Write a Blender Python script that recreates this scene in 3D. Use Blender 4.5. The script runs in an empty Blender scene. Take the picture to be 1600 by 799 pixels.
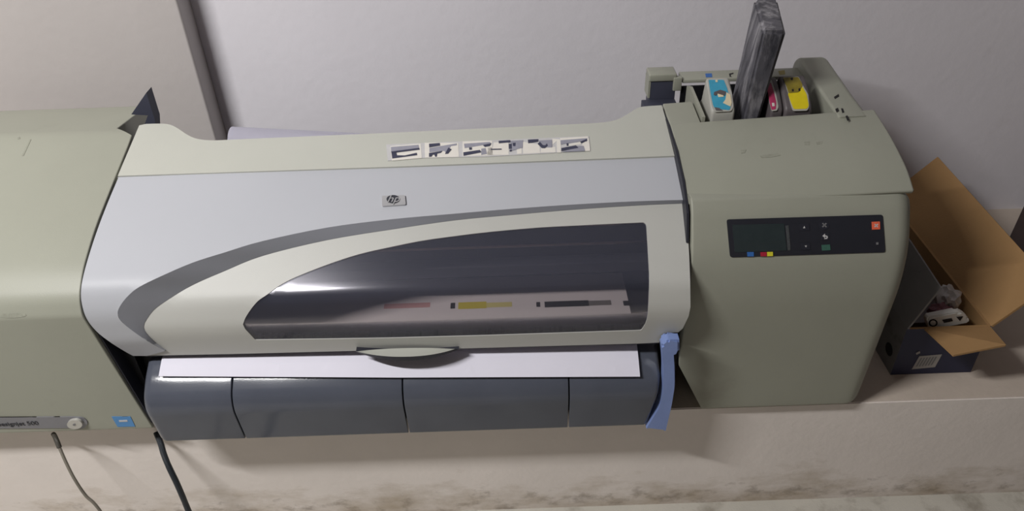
import bpy, bmesh, math, random
from mathutils import Vector, Matrix
from mathutils.geometry import delaunay_2d_cdt

# ------------------------------------------------------------------ camera, light, exposure
IMG_W, IMG_H, FPX = 1600, 799, 1200.0
PITCH, ROLL = math.radians(36), 0.034
CAM = Vector((0.0, -0.746, 0.82))
scene = bpy.context.scene
col = scene.collection
AX = Vector((1, 0, 0))
AF = Vector((0, math.cos(PITCH), -math.sin(PITCH)))
AU = Vector((0, math.sin(PITCH), math.cos(PITCH)))
CR = math.cos(ROLL) * AX - math.sin(ROLL) * AU
CU = math.sin(ROLL) * AX + math.cos(ROLL) * AU
cd = bpy.data.cameras.new('camera')
cd.sensor_width = 36.0
cd.lens = FPX / IMG_W * 36.0
cd.clip_start = 0.02
cam = bpy.data.objects.new('camera', cd)
cam.matrix_world = Matrix(((CR.x, CU.x, -AF.x, CAM.x), (CR.y, CU.y, -AF.y, CAM.y), (CR.z, CU.z, -AF.z, CAM.z), (0, 0, 0, 1)))
col.objects.link(cam)
scene.camera = cam
scene.view_settings.view_transform = 'Standard'
scene.view_settings.look = 'None'
scene.view_settings.exposure = 0.0
scene.view_settings.gamma = 1.0
scene.view_settings.use_curve_mapping = False

world = bpy.data.worlds.new('room_light')
scene.world = world
world.use_nodes = True
wb = world.node_tree.nodes['Background']
wb.inputs[0].default_value = (0.86, 0.86, 1.0, 1)
wb.inputs[1].default_value = 0.085


def area(name, loc, target, sx, sy, power, colr):
    l = bpy.data.lights.new(name, 'AREA')
    l.shape = 'RECTANGLE'
    l.size, l.size_y, l.energy, l.color = sx, sy, power, colr
    o = bpy.data.objects.new(name, l)
    o.location = loc
    o.rotation_euler = (Vector(target) - Vector(loc)).to_track_quat('-Z', 'Y').to_euler()
    col.objects.link(o)
    return o


# ceiling tube lamp, along X, left of and above the camera
area('tube_lamp', (-1.06, -0.72, 1.66), (-0.90, -0.16, 0.0), 0.6, 0.035, 34, (1.0, 0.985, 0.97))


# ------------------------------------------------------------------ maths helpers
def ray(px, py):
    return CR * ((px - IMG_W / 2) / FPX) - CU * ((py - IMG_H / 2) / FPX) + AF


def at(px, py, x=None, y=None, z=None):
    d = ray(px, py)
    if x is not None:
        t = (x - CAM.x) / d.x
    elif y is not None:
        t = (y - CAM.y) / d.y
    else:
        t = (z - CAM.z) / d.z
    return CAM + d * t


def fillet(pts, n=6):
    """pts: (y, z[, r]) open polyline -> dense polyline with rounded corners."""
    out = []
    for i, p in enumerate(pts):
        r = p[2] if len(p) > 2 else 0
        P0 = Vector(p[:2])
        if r == 0 or i in (0, len(pts) - 1):
            out.append(P0)
            continue
        A, B = Vector(pts[i - 1][:2]) - P0, Vector(pts[i + 1][:2]) - P0
        l = min(r, A.length * 0.48, B.length * 0.48)
        a, b = P0 + A.normalized() * l, P0 + B.normalized() * l
        for k in range(n + 1):
            t = k / n
            out.append(a * (1 - t) ** 2 + P0 * (2 * t * (1 - t)) + b * t * t)
    return out


def dens(pts, step):
    out = [pts[0]]
    for a, b in zip(pts, pts[1:]):
        n = max(1, int((b - a).length / step))
        for k in range(1, n + 1):
            out.append(a.lerp(b, k / n))
    return out


X_REF = -0.515


class Surf:
    """A profile (y, z), rear/top first, swept along X; pixels are traced onto it."""

    def __init__(self, pts=None, step=0.006, shear=(0.0, 0.0)):
        self.shear = shear   # the surface drifts by (dy, dz) per metre of X from X_REF
        if pts is None:
            return
        p = fillet(pts)
        self.base = dens(p, step)
        s = [0.0]
        for a, b in zip(self.base, self.base[1:]):
            s.append(s[-1] + (b - a).length)
        self.s = s
        self.smax = s[-1]
        nn = []
        for i in range(len(self.base)):
            a, b = self.base[max(0, i - 1)], self.base[min(len(self.base) - 1, i + 1)]
            t = (b - a).normalized()
            nn.append(Vector((-(-t.y), 0)) if False else Vector((t.y, -t.x)))
        # outward = towards up/front
        self.n = [v if (v.y * 0.5 - v.x * 0.5) > 0 else -v for v in nn]

    def hit(self, px, py, off=0.0):
        h = self._hit(px, py, off, X_REF)
        if self.shear != (0.0, 0.0):
            for _ in range(8):
                h = self._hit(px, py, off, h.x)
        return h

    def _hit(self, px, py, off, x):
        d = ray(px, py)
        sh = Vector(self.shear) * (x - X_REF)
        P = [b + n * off + sh for b, n in zip(self.base, self.n)]
        E = 0.06
        P = [P[0] + (P[0] - P[1]).normalized() * E] + P + [P[-1] + (P[-1] - P[-2]).normalized() * E]
        S = [self.s[0] - E] + self.s + [self.smax + E]
        best = None
        for i in range(len(P) - 1):
            a, b = P[i], P[i + 1]
            e = b - a
            den = d.y * (-e.y) - d.z * (-e.x)
            if abs(den) < 1e-12:
                continue
            q = Vector((a.x - CAM.y, a.y - CAM.z))
            t = (q.x * (-e.y) - q.y * (-e.x)) / den
            k = (d.y * q.y - d.z * q.x) / den
            if -1e-6 <= k <= 1 + 1e-6 and t > 0 and (best is None or t < best[0]):
                best = (t, S[i] + k * (S[i + 1] - S[i]))
        if best is None:
            raise ValueError(f'no hit {px},{py}')
        return Vector((CAM.x + d.x * best[0], best[1]))

    def frame(self, s):
        if s <= 0:
            t = (self.base[1] - self.base[0]).normalized()
            return self.base[0] + t * s, self.n[0]
        if s >= self.smax:
            t = (self.base[-1] - self.base[-2]).normalized()
            return self.base[-1] + t * (s - self.smax), self.n[-1]
        lo, hi = 0, len(self.s) - 1
        while hi - lo > 1:
            m = (lo + hi) // 2
            if self.s[m] <= s:
                lo = m
            else:
                hi = m
        k = (s - self.s[lo]) / max(1e-9, self.s[hi] - self.s[lo])
        return self.base[lo].lerp(self.base[hi], k), self.n[lo].lerp(self.n[hi], k).normalized()

    def pt(self, x, s, off=0.0):
        p, n = self.frame(s)
        return Vector((x, p.x + n.x * off + self.shear[0] * (x - X_REF), p.y + n.y * off + self.shear[1] * (x - X_REF)))

    def nrm(self, s):
        p, n = self.frame(s)
        return Vector((0, n.x, n.y))

    def trace(self, px, offf=0.0, step=5.0, closed=True):
        """pixel outline -> dense (x, s) outline."""
        q = [Vector(p) for p in px]
        if closed:
            q = q + [q[0]]
        q = dens(q, step)
        if closed:
            q = q[:-1]
        out = []
        for p in q:
            o = offf if not callable(offf) else -0.01
            h = self.hit(p.x, p.y, o)
            if callable(offf):
                for _ in range(6):
                    h = self.hit(p.x, p.y, offf(h.x, h.y))
            out.append(h)
        return out


def catmull(pts, n=5, closed=False):
    P = [Vector(p) for p in pts]
    out = []
    m = len(P)
    rng = range(m) if closed else range(m - 1)
    for i in rng:
        if closed:
            p0, p1, p2, p3 = P[(i - 1) % m], P[i], P[(i + 1) % m], P[(i + 2) % m]
        else:
            p0, p1, p2, p3 = P[max(0, i - 1)], P[i], P[i + 1], P[min(m - 1, i + 2)]
        for k in range(n):
            t = k / n
            out.append(0.5 * ((2 * p1) + (p2 - p0) * t + (2 * p0 - 5 * p1 + 4 * p2 - p3) * t * t + (3 * p1 - p0 - 3 * p2 + p3) * t ** 3))
    if not closed:
        out.append(P[-1])
    return [tuple(p) for p in out]


def roundpoly(pts, r, n=4):
    out = []
    m = len(pts)
    for i in range(m):
        P0 = Vector(pts[i])
        A, B = Vector(pts[i - 1]) - P0, Vector(pts[(i + 1) % m]) - P0
        rr = r[i] if isinstance(r, (list, tuple)) else r
        if rr == 0:
            out.append(tuple(P0))
            continue
        l = min(rr, A.length * 0.45, B.length * 0.45)
        a, b = P0 + A.normalized() * l, P0 + B.normalized() * l
        for k in range(n + 1):
            t = k / n
            out.append(tuple(a * (1 - t) ** 2 + P0 * (2 * t * (1 - t)) + b * t * t))
    return out


def inside(p, poly):
    c = False
    j = len(poly) - 1
    for i in range(len(poly)):
        a, b = poly[i], poly[j]
        if (a.y > p.y) != (b.y > p.y) and p.x < (b.x - a.x) * (p.y - a.y) / (b.y - a.y) + a.x:
            c = not c
        j = i
    return c


def segdist(p, poly):
    d = 1e9
    for i in range(len(poly)):
        a, b = poly[i - 1], poly[i]
        e = b - a
        L = e.length_squared
        t = 0 if L < 1e-16 else max(0, min(1, (p - a).dot(e) / L))
        d = min(d, (p - a - e * t).length)
    return d


# ------------------------------------------------------------------ object helpers
def new_bm():
    return bmesh.new()


def finish(name, bm, mats, parent=None, sharp=32, smooth=True, recalc=True):
    if recalc:
        bmesh.ops.recalc_face_normals(bm, faces=bm.faces[:])
    me = bpy.data.meshes.new(name)
    bm.to_mesh(me)
    bm.free()
    for m in (mats if isinstance(mats, (list, tuple)) else [mats]):
        me.materials.append(m)
    if smooth:
        me.polygons.foreach_set('use_smooth', [True] * len(me.polygons))
        me.set_sharp_from_angle(angle=math.radians(sharp))
    o = bpy.data.objects.new(name, me)
    col.objects.link(o)
    if parent is not None:
        o.parent = parent
        o.matrix_parent_inverse = Matrix.Translation(-Vector(parent_loc(parent)))
    return o


def parent_loc(p):
    # every parent inverse cancels the parent, so location is also the world place
    return Vector(p.location)


def tag(o, label, cat, group=None):
    o['label'] = label
    o['category'] = cat
    if group:
        o['group'] = group
    return o


def thing(name, loc, label, cat, group=None):
    o = bpy.data.objects.new(name, None)
    o.location = loc
    o.empty_display_size = 0.02
    col.objects.link(o)
    return tag(o, label, cat, group)


def structure(o):
    o['kind'] = 'structure'
    return o


def box(bm, lo, hi, mi=0, bevel=0.0, mat=None):
    vs = [bm.verts.new((x, y, z)) for x in (lo[0], hi[0]) for y in (lo[1], hi[1]) for z in (lo[2], hi[2])]
    fs = [(0, 1, 3, 2), (4, 6, 7, 5), (0, 4, 5, 1), (2, 3, 7, 6), (0, 2, 6, 4), (1, 5, 7, 3)]
    faces = [bm.faces.new([vs[i] for i in f]) for f in fs]
    for f in faces:
        f.material_index = mi
    if bevel:
        es = list({e for f in faces for e in f.edges})
        r = bmesh.ops.bevel(bm, geom=es, offset=bevel, segments=3, affect='EDGES', profile=0.5)
        for f in r['faces']:
            f.material_index = mi
    if mat is not None:
        allv = {v for f in bm.faces for v in f.verts} if False else vs
        for v in vs:
            if v.is_valid:
                v.co = mat @ v.co
    return faces


def prism(bm, pts, vec, mi=0, mi_side=None):
    """closed 3-D outline extruded by vec."""
    vec = Vector(vec)
    a = [bm.verts.new(p) for p in pts]
    b = [bm.verts.new(Vector(p) + vec) for p in pts]
    n = len(pts)
    f1 = bm.faces.new(a)
    f2 = bm.faces.new(b[::-1])
    f1.material_index = f2.material_index = mi
    for i in range(n):
        f = bm.faces.new((a[i - 1], a[i], b[i], b[i - 1]))
        f.material_index = mi if mi_side is None else mi_side


def loft(bm, prof, x0, x1, r0=0.0, r1=0.0, deform=None, mi=0, nr=6, nx=1):
    """closed profile (y, z[, r]) swept along X, its two ends rounded by r0 and r1."""
    m = len(prof)
    V0 = [Vector(p[:2]) for p in prof]
    R0 = [p[2] if len(p) > 2 else 0 for p in prof]
    sg = 1 if sum(V0[i - 1].x * V0[i].y - V0[i].x * V0[i - 1].y for i in range(m)) > 0 else -1

    def inset(ins):
        if ins <= 0:
            return V0
        out = []
        for i in range(m):
            a, p, b = V0[i - 1], V0[i], V0[(i + 1) % m]
            d1, d2 = (p - a).normalized(), (b - p).normalized()
            n1, n2 = Vector((-d1.y, d1.x)) * sg, Vector((-d2.y, d2.x)) * sg
            den = 1 + n1.dot(n2)
            out.append(p + (n1 + n2) * (ins / max(0.35, den)))
        return out

    counts = None

    def ring_pts(ins):
        nonlocal counts
        V = inset(ins)
        dense = []
        for i in range(m):
            P0 = V[i]
            if R0[i] == 0:
                dense.append(P0)
                continue
            A, B = V[i - 1] - P0, V[(i + 1) % m] - P0
            l = min(R0[i], A.length * 0.48, B.length * 0.48)
            a, b = P0 + A.normalized() * l, P0 + B.normalized() * l
            for k in range(7):
                t = k / 6
                dense.append(a * (1 - t) ** 2 + P0 * (2 * t * (1 - t)) + b * t * t)
        n = len(dense)
        if counts is None:
            counts = [max(1, int((dense[(i + 1) % n] - dense[i]).length / 0.012)) if deform else 1 for i in range(n)]
        D = []
        for i in range(n):
            for q in range(counts[i]):
                D.append(dense[i].lerp(dense[(i + 1) % n], q / counts[i]))
        return D

    ring_pts(0)
    secs = []
    if r0 > 0:
        secs += [(x0 + r0 * (1 - math.sin(math.pi / 2 * k / nr)), r0 * (1 - math.cos(math.pi / 2 * k / nr))) for k in range(nr, 0, -1)]
    secs.append((x0 + r0, 0))
    for k in range(1, nx):
        secs.append((x0 + r0 + (x1 - r1 - x0 - r0) * k / nx, 0))
    secs.append((x1 - r1, 0))
    if r1 > 0:
        secs += [(x1 - r1 * (1 - math.sin(math.pi / 2 * k / nr)), r1 * (1 - math.cos(math.pi / 2 * k / nr))) for k in range(1, nr + 1)]
    rings = []
    for (x, ins) in secs:
        ring = []
        for q in ring_pts(ins):
            v = Vector((x, q.x, q.y))
            ring.append(bm.verts.new(deform(v) if deform else v))
        rings.append(ring)
    n = len(rings[0])
    fs = []
    for a, b in zip(rings, rings[1:]):
        for i in range(n):
            fs.append(bm.faces.new((a[i - 1], a[i], b[i], b[i - 1])))
    fs.append(bm.faces.new(rings[0][::-1]))
    fs.append(bm.faces.new(rings[-1]))
    for f in fs:
        f.material_index = mi
        if sg < 0:
            f.normal_flip()


def sheet(bm, surf, outline, holes=(), off=0.0, thick=0.003, dx=0.014, ds=0.007, mi=0, rim_mi=None):
    """outline/holes in (x, s); a curved sheet of the given thickness on surf."""
    offf = off if callable(off) else (lambda x, s: off)
    V, Eg = [], []
    for loop in [outline] + list(holes):
        b = len(V)
        V += [Vector(p) for p in loop]
        Eg += [(b + i, b + (i + 1) % len(loop)) for i in range(len(loop))]
    xs = [p.x for p in outline]
    ss = [p.y for p in outline]
    nxx = max(1, int((max(xs) - min(xs)) / dx))
    nss = max(1, int((max(ss) - min(ss)) / ds))
    for i in range(1, nxx):
        for j in range(1, nss):
            p = Vector((min(xs) + (max(xs) - min(xs)) * i / nxx, min(ss) + (max(ss) - min(ss)) * j / nss))
            if inside(p, outline) and not any(inside(p, h) for h in holes):
                if min([segdist(p, outline)] + [segdist(p, h) for h in holes]) > 0.35 * ds:
                    V.append(p)
    rv, re, rf, *_ = delaunay_2d_cdt(V, Eg, [], 0, 1e-7)
    top = [bm.verts.new(surf.pt(p.x, p.y, offf(p.x, p.y))) for p in rv]
    bot = [bm.verts.new(surf.pt(p.x, p.y, offf(p.x, p.y) - thick)) for p in rv] if thick else None
    cnt = {}
    for f in rf:
        c = sum((Vector(rv[i]) for i in f), Vector((0, 0))) / len(f)
        if not inside(c, outline) or any(inside(c, h) for h in holes):
            continue
        pts = [top[i].co for i in f]
        n = (pts[1] - pts[0]).cross(pts[2] - pts[0])
        f = list(f)
        if n.dot(surf.nrm(c.y)) < 0:
            f = f[::-1]
        bm.faces.new([top[i] for i in f]).material_index = mi
        if thick:
            bm.faces.new([bot[i] for i in f[::-1]]).material_index = mi
        for a, b in zip(f, f[1:] + f[:1]):
            cnt[(a, b)] = 1
    if thick:
        for (a, b) in cnt:
            if (b, a) not in cnt:
                bm.faces.new((top[b], top[a], bot[a], bot[b])).material_index = mi if rim_mi is None else rim_mi
    loose = [v for v in bm.verts if not v.link_faces]
    for v in loose:
        bm.verts.remove(v)


def patch(bm, surf, px, off=0.0006, mi=0, thick=0.0004, step=4.0, base=0.0):
    o = off
    sheet(bm, surf, surf.trace(px, base, step), (), off=o, thick=thick, dx=0.02, ds=0.01, mi=mi)


def flatpatch(bm, fn, px, mi=0):
    vs = [bm.verts.new(fn(*p)) for p in px]
    f = bm.faces.new(vs)
    f.material_index = mi
    return f


def tube(bm, pts, r, n=8, mi=0):
    P = [Vector(p) for p in pts]
    rings = []
    up = Vector((0.3, 0.8, 0.5)).normalized()
    for i, p in enumerate(P):
        t = (P[min(len(P) - 1, i + 1)] - P[max(0, i - 1)]).normalized()
        a = t.cross(up).normalized()
        b = a.cross(t)
        rr = r[i] if isinstance(r, (list, tuple)) else r
        rings.append([bm.verts.new(p + (a * math.cos(2 * math.pi * k / n) + b * math.sin(2 * math.pi * k / n)) * rr) for k in range(n)])
    for q, w in zip(rings, rings[1:]):
        for k in range(n):
            bm.faces.new((q[k - 1], q[k], w[k], w[k - 1])).material_index = mi
    bm.faces.new(rings[0][::-1]).material_index = mi
    bm.faces.new(rings[-1]).material_index = mi


def text_mesh(name, txt, size, origin, ex, ey, mats, parent, shear=0.0, align='CENTER', depth=0.0003):
    cu = bpy.data.curves.new(name + '_curve', 'FONT')
    cu.body = txt
    cu.size = size
    cu.shear = shear
    cu.align_x = align
    cu.align_y = 'CENTER'
    cu.extrude = depth
    tmp = bpy.data.objects.new(name + '_tmp', cu)
    col.objects.link(tmp)
    dg = bpy.context.evaluated_depsgraph_get()
    me = bpy.data.meshes.new_from_object(tmp.evaluated_get(dg))
    bpy.data.objects.remove(tmp)
    bpy.data.curves.remove(cu)
    ex, ey = Vector(ex).normalized(), Vector(ey).normalized()
    ez = ex.cross(ey).normalized()
    ey = ez.cross(ex)
    M = Matrix(((ex.x, ey.x, ez.x, origin[0]), (ex.y, ey.y, ez.y, origin[1]), (ex.z, ey.z, ez.z, origin[2]), (0, 0, 0, 1)))
    me.transform(M)
    me.materials.clear()
    me.materials.append(mats)
    o = bpy.data.objects.new(name, me)
    col.objects.link(o)
    if parent is not None:
        o.parent = parent
        o.matrix_parent_inverse = Matrix.Translation(-parent_loc(parent))
    return o


# ------------------------------------------------------------------ materials
def lin(r, g, b):
    f = lambda c: (c / 255 / 12.92) if c / 255 <= 0.04045 else ((c / 255 + 0.055) / 1.055) ** 2.4
    return (f(r), f(g), f(b), 1)


def mat(name, c, rough=0.5, spec=0.5, var=0.06, scale=14.0, bump=0.0, metal=0.0, bscale=400.0, coat=0.0):
    m = bpy.data.materials.new(name)
    m.use_nodes = True
    nt = m.node_tree
    b = nt.nodes['Principled BSDF']
    b.inputs['Roughness'].default_value = rough
    b.inputs['Specular IOR Level'].default_value = spec
    b.inputs['Metallic'].default_value = metal
    b.inputs['Coat Weight'].default_value = coat
    tc = nt.nodes.new('ShaderNodeTexCoord')
    no = nt.nodes.new('ShaderNodeTexNoise')
    no.inputs['Scale'].default_value = scale
    no.inputs['Detail'].default_value = 6
    no.inputs['Roughness'].default_value = 0.6
    nt.links.new(tc.outputs['Object'], no.inputs['Vector'])
    rp = nt.nodes.new('ShaderNodeValToRGB')
    L = lin(*c)
    rp.color_ramp.elements[0].position = 0.3
    rp.color_ramp.elements[1].position = 0.7
    rp.color_ramp.elements[0].color = tuple(v * (1 - var) for v in L[:3]) + (1,)
    rp.color_ramp.elements[1].color = tuple(min(1, v * (1 + var)) for v in L[:3]) + (1,)
    nt.links.new(no.outputs['Fac'], rp.inputs['Fac'])
    nt.links.new(rp.outputs['Color'], b.inputs['Base Color'])
    if bump:
        n2 = nt.nodes.new('ShaderNodeTexNoise')
        n2.inputs['Scale'].default_value = bscale
        n2.inputs['Detail'].default_value = 3
        nt.links.new(tc.outputs['Object'], n2.inputs['Vector'])
        bp = nt.nodes.new('ShaderNodeBump')
        bp.inputs['Strength'].default_value = bump
        bp.inputs['Distance'].default_value = 0.002
        nt.links.new(n2.outputs['Fac'], bp.inputs['Height'])
        nt.links.new(bp.outputs['Normal'], b.inputs['Normal'])
    return m


def add_dirt(m, dark, lo, hi, scale, stretch=(1, 1, 1), zrange=None, amount=1.0, detail=8):
    """mix a stain colour over the base through thresholded noise; zrange = (z where dense, z where none)."""
    nt = m.node_tree
    b = nt.nodes['Principled BSDF']
    src = b.inputs['Base Color'].links[0].from_socket
    tc = nt.nodes.new('ShaderNodeTexCoord')
    mp = nt.nodes.new('ShaderNodeMapping')
    mp.inputs['Scale'].default_value = stretch
    no = nt.nodes.new('ShaderNodeTexNoise')
    no.inputs['Scale'].default_value = scale
    no.inputs['Detail'].default_value = detail
    no.inputs['Roughness'].default_value = 0.65
    nt.links.new(tc.outputs['Object'], mp.inputs['Vector'])
    nt.links.new(mp.outputs['Vector'], no.inputs['Vector'])
    val = no.outputs['Fac']
    if zrange:
        sp = nt.nodes.new('ShaderNodeSeparateXYZ')
        nt.links.new(tc.outputs['Object'], sp.inputs[0])
        mr0 = nt.nodes.new('ShaderNodeMapRange')
        mr0.inputs[1].default_value, mr0.inputs[2].default_value = zrange[1], zrange[0]
        mr0.inputs[3].default_value, mr0.inputs[4].default_value = -0.30, 0.12
        nt.links.new(sp.outputs[2], mr0.inputs[0])
        ad = nt.nodes.new('ShaderNodeMath')
        ad.operation = 'ADD'
        nt.links.new(val, ad.inputs[0])
        nt.links.new(mr0.outputs[0], ad.inputs[1])
        val = ad.outputs[0]
    mr = nt.nodes.new('ShaderNodeMapRange')
    mr.inputs[1].default_value, mr.inputs[2].default_value = lo, hi
    mr.inputs[3].default_value, mr.inputs[4].default_value = 0, amount
    nt.links.new(val, mr.inputs[0])
    mx = nt.nodes.new('ShaderNodeMix')
    mx.data_type = 'RGBA'
    nt.links.new(mr.outputs[0], mx.inputs[0])
    nt.links.new(src, mx.inputs[6])
    mx.inputs[7].default_value = lin(*dark)
    nt.links.new(mx.outputs[2], b.inputs['Base Color'])
    return m


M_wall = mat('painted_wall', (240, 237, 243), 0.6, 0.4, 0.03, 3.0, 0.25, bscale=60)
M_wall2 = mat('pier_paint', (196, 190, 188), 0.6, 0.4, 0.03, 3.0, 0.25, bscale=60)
add_dirt(M_wall, (190, 178, 172), 0.62, 0.76, 4.0, amount=0.2)
M_blocker = mat('light_blocker_dark', (96, 90, 88), 0.7, 0.3, 0.05, 3.0, 0.2, bscale=60)  # dark tone set to cut bounce from the unseen right wall
M_ledge_top = mat('ledge_top_paint', (206, 193, 180), 0.75, 0.25, 0.06, 9.0, 0.25, bscale=90)
M_ledge = mat('ledge_paint', (236, 228, 222), 0.7, 0.25, 0.05, 6.0, 0.25, bscale=80)
add_dirt(M_ledge, (164, 146, 118), 0.46, 0.76, 8.0, (1, 1, 2.2), (-0.205, -0.06), 0.7)
add_dirt(M_ledge, (120, 106, 90), 0.62, 0.78, 24.0, (1, 1, 1.6), (-0.19, -0.08), 0.55)
M_floor = mat('floor_paint', (196, 192, 182), 0.6, 0.3, 0.08, 8.0, 0.2)
add_dirt(M_floor, (110, 98, 82), 0.52, 0.66, 12.0, amount=0.5)
M_sage = mat('sage_plastic', (157, 158, 145), 0.45, 0.35, 0.025, 9.0, 0.08, bscale=900)
add_dirt(M_sage, (120, 116, 104), 0.60, 0.74, 6.0, (1, 1, 1), None, 0.35)
M_cream = mat('pale_sage_plastic', (188, 189, 180), 0.40, 0.45, 0.02, 9.0, 0.08, bscale=900)
M_lid = mat('pearl_grey_plastic', (182, 184, 190), 0.45, 0.35, 0.015, 6.0, 0.06, bscale=900)
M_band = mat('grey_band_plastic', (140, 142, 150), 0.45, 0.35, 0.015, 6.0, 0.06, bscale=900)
M_panel = mat('lid_inset_plastic', (186, 186, 181), 0.45, 0.35, 0.02, 9.0, 0.06, bscale=900)
M_slate = mat('slate_plastic', (82, 86, 97), 0.13, 0.5, 0.05, 20.0, 0.03, bscale=700)
M_dark = mat('charcoal_plastic', (42, 43, 52), 0.5, 0.4, 0.1, 20.0)
M_black = mat('black_plastic', (22, 22, 26), 0.6, 0.3, 0.1, 20.0)
M_navyface = mat('dark_slate_plastic', (62, 64, 78), 0.55, 0.3, 0.08, 30.0)
M_blue = mat('blue_lever_plastic', (128, 148, 200), 0.42, 0.5, 0.05, 30.0, 0.1)
M_paper = mat('white_paper', (226, 224, 236), 0.85, 0.1, 0.01, 20.0)
M_console = mat('console_black', (44, 45, 52), 0.28, 0.5, 0.06, 60.0)
M_screen = mat('lcd_green_black', (47, 56, 58), 0.2, 0.5, 0.08, 90.0)
M_grey = mat('mid_grey', (120, 120, 122), 0.5, 0.4, 0.05)
M_silver = mat('silver_plate', (128, 128, 134), 0.35, 0.5, 0.05, 40.0, metal=0.3)
M_btnwhite = mat('button_silver', (190, 188, 182), 0.3, 0.5, 0.04, metal=0.3)
M_orange = mat('orange_mark', (236, 110, 80), 0.5, 0.3, 0.1, 300)
M_green = mat('green_mark', (66, 104, 92), 0.5, 0.3, 0.1, 300)
M_mblue = mat('blue_mark', (58, 108, 178), 0.5, 0.3, 0.06, 200)
M_mred = mat('red_mark', (176, 40, 62), 0.5, 0.3, 0.06, 200)
M_myel = mat('yellow_mark', (222, 214, 60), 0.5, 0.3, 0.06, 200)
M_energy = mat('energy_sticker_blue', (88, 142, 196), 0.5, 0.3, 0.05, 80)
M_sticker = mat('sticker_base', (196, 195, 196), 0.5, 0.3, 0.05, 80)
M_stwhite = mat('sticker_white', (226, 222, 214), 0.5, 0.3, 0.03, 80)
M_stgrey = mat('sticker_grey', (148, 148, 160), 0.5, 0.3, 0.08, 80)
M_stdark = mat('sticker_ink', (62, 64, 84), 0.5, 0.3, 0.1, 80)
M_badge = mat('badge_silver', (178, 178, 180), 0.3, 0.5, 0.05, metal=0.3)
M_badgeink = mat('badge_ink', (50, 52, 60), 0.4, 0.4, 0.05)
M_smear = mat('ink_smear', (36, 34, 36), 0.6, 0.3, 0.2, 200)
M_scuff = mat('scuff_grey', (150, 151, 138), 0.6, 0.3, 0.15, 200)
M_rod = mat('steel_rod', (170, 150, 140), 0.25, 0.5, 0.05, metal=1.0)
M_kraft = mat('kraft_card', (162, 128, 88), 0.85, 0.15, 0.07, 7.0, 0.15, bscale=300)
add_dirt(M_kraft, (110, 78, 48), 0.68, 0.74, 18.0, amount=0.6)
M_cartongrey = mat('printed_carton_grey', (128, 126, 126), 0.6, 0.3, 0.12, 10.0)
add_dirt(M_cartongrey, (70, 60, 58), 0.58, 0.70, 22.0, amount=0.5)
M_cartonnavy = mat('printed_carton_navy', (52, 54, 78), 0.55, 0.35, 0.1, 12.0)
M_label = mat('carton_label', (170, 166, 162), 0.6, 0.3, 0.06, 60)
M_lwhite = mat('white_tab', (214, 212, 206), 0.5, 0.4, 0.04)
M_bag = mat('white_crumpled_plastic', (190, 186, 184), 0.4, 0.5, 0.1, 40.0, 0.6, bscale=90)
M_pink = mat('dull_pink', (120, 84, 92), 0.6, 0.3, 0.15, 60.0)
M_brown = mat('dark_brown_wood', (58, 42, 38), 0.5, 0.4, 0.15, 30.0)
M_cartside = mat('cartridge_grey', (176, 175, 168), 0.45, 0.45, 0.05, 40.0)
M_cartdark = mat('cartridge_smoke', (96, 90, 92), 0.45, 0.45, 0.1, 40.0)
M_cyan = mat('cyan_label', (66, 158, 190), 0.45, 0.4, 0.10, 90.0)
M_cream2 = mat('torn_label_cream', (222, 208, 176), 0.7, 0.2, 0.06, 90.0)
M_magenta = mat('magenta_label', (176, 56, 96), 0.45, 0.4, 0.15, 90.0)
M_yellow = mat('yellow_label', (226, 206, 34), 0.45, 0.4, 0.06, 60.0)
M_olive = mat('inked_yellow_label', (136, 122, 44), 0.5, 0.4, 0.25, 120.0)
M_wire = mat('grey_cable', (124, 118, 108), 0.5, 0.4, 0.1)
M_wiredark = mat('dark_plug', (66, 62, 56), 0.5, 0.4, 0.1)
M_cable = mat('black_cable', (40, 44, 50), 0.45, 0.4, 0.1)

# scuffed black block: streaked dark paint
M_block = mat('scuffed_black', (84, 83, 90), 0.5, 0.4, 0.3, 20.0, 0.3, bscale=120)
add_dirt(M_block, (160, 158, 162), 0.48, 0.66, 16.0, (3.2, 3.2, 0.7), None, 0.95)
add_dirt(M_block, (34, 35, 44), 0.50, 0.66, 20.0, (2.5, 2.5, 0.8), None, 0.85)

# smoked window: see-through tint with mirror-like film
M_pane = bpy.data.materials.new('smoked_pane')
M_pane.use_nodes = True
nt = M_pane.node_tree
for n in list(nt.nodes):
    nt.nodes.remove(n)
out = nt.nodes.new('ShaderNodeOutputMaterial')
tr = nt.nodes.new('ShaderNodeBsdfTransparent')
tr.inputs[0].default_value = (0.94, 0.91, 0.885, 1)
gl = nt.nodes.new('ShaderNodeBsdfGlossy')
gl.inputs['Roughness'].default_value = 0.15
gl.inputs['Color'].default_value = (0.9, 0.9, 1.0, 1)
fr = nt.nodes.new('ShaderNodeFresnel')
fr.inputs[0].default_value = 1.5
df = nt.nodes.new('ShaderNodeBsdfDiffuse')
df.inputs[0].default_value = lin(116, 122, 144)
mx0 = nt.nodes.new('ShaderNodeMixShader')
mx0.inputs[0].default_value = 0.12
nt.links.new(tr.outputs[0], mx0.inputs[1])
nt.links.new(df.outputs[0], mx0.inputs[2])
mx1 = nt.nodes.new('ShaderNodeMixShader')
nt.links.new(fr.outputs[0], mx1.inputs[0])
nt.links.new(mx0.outputs[0], mx1.inputs[1])
nt.links.new(gl.outputs[0], mx1.inputs[2])
nt.links.new(mx1.outputs[0], out.inputs[0])

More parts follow.
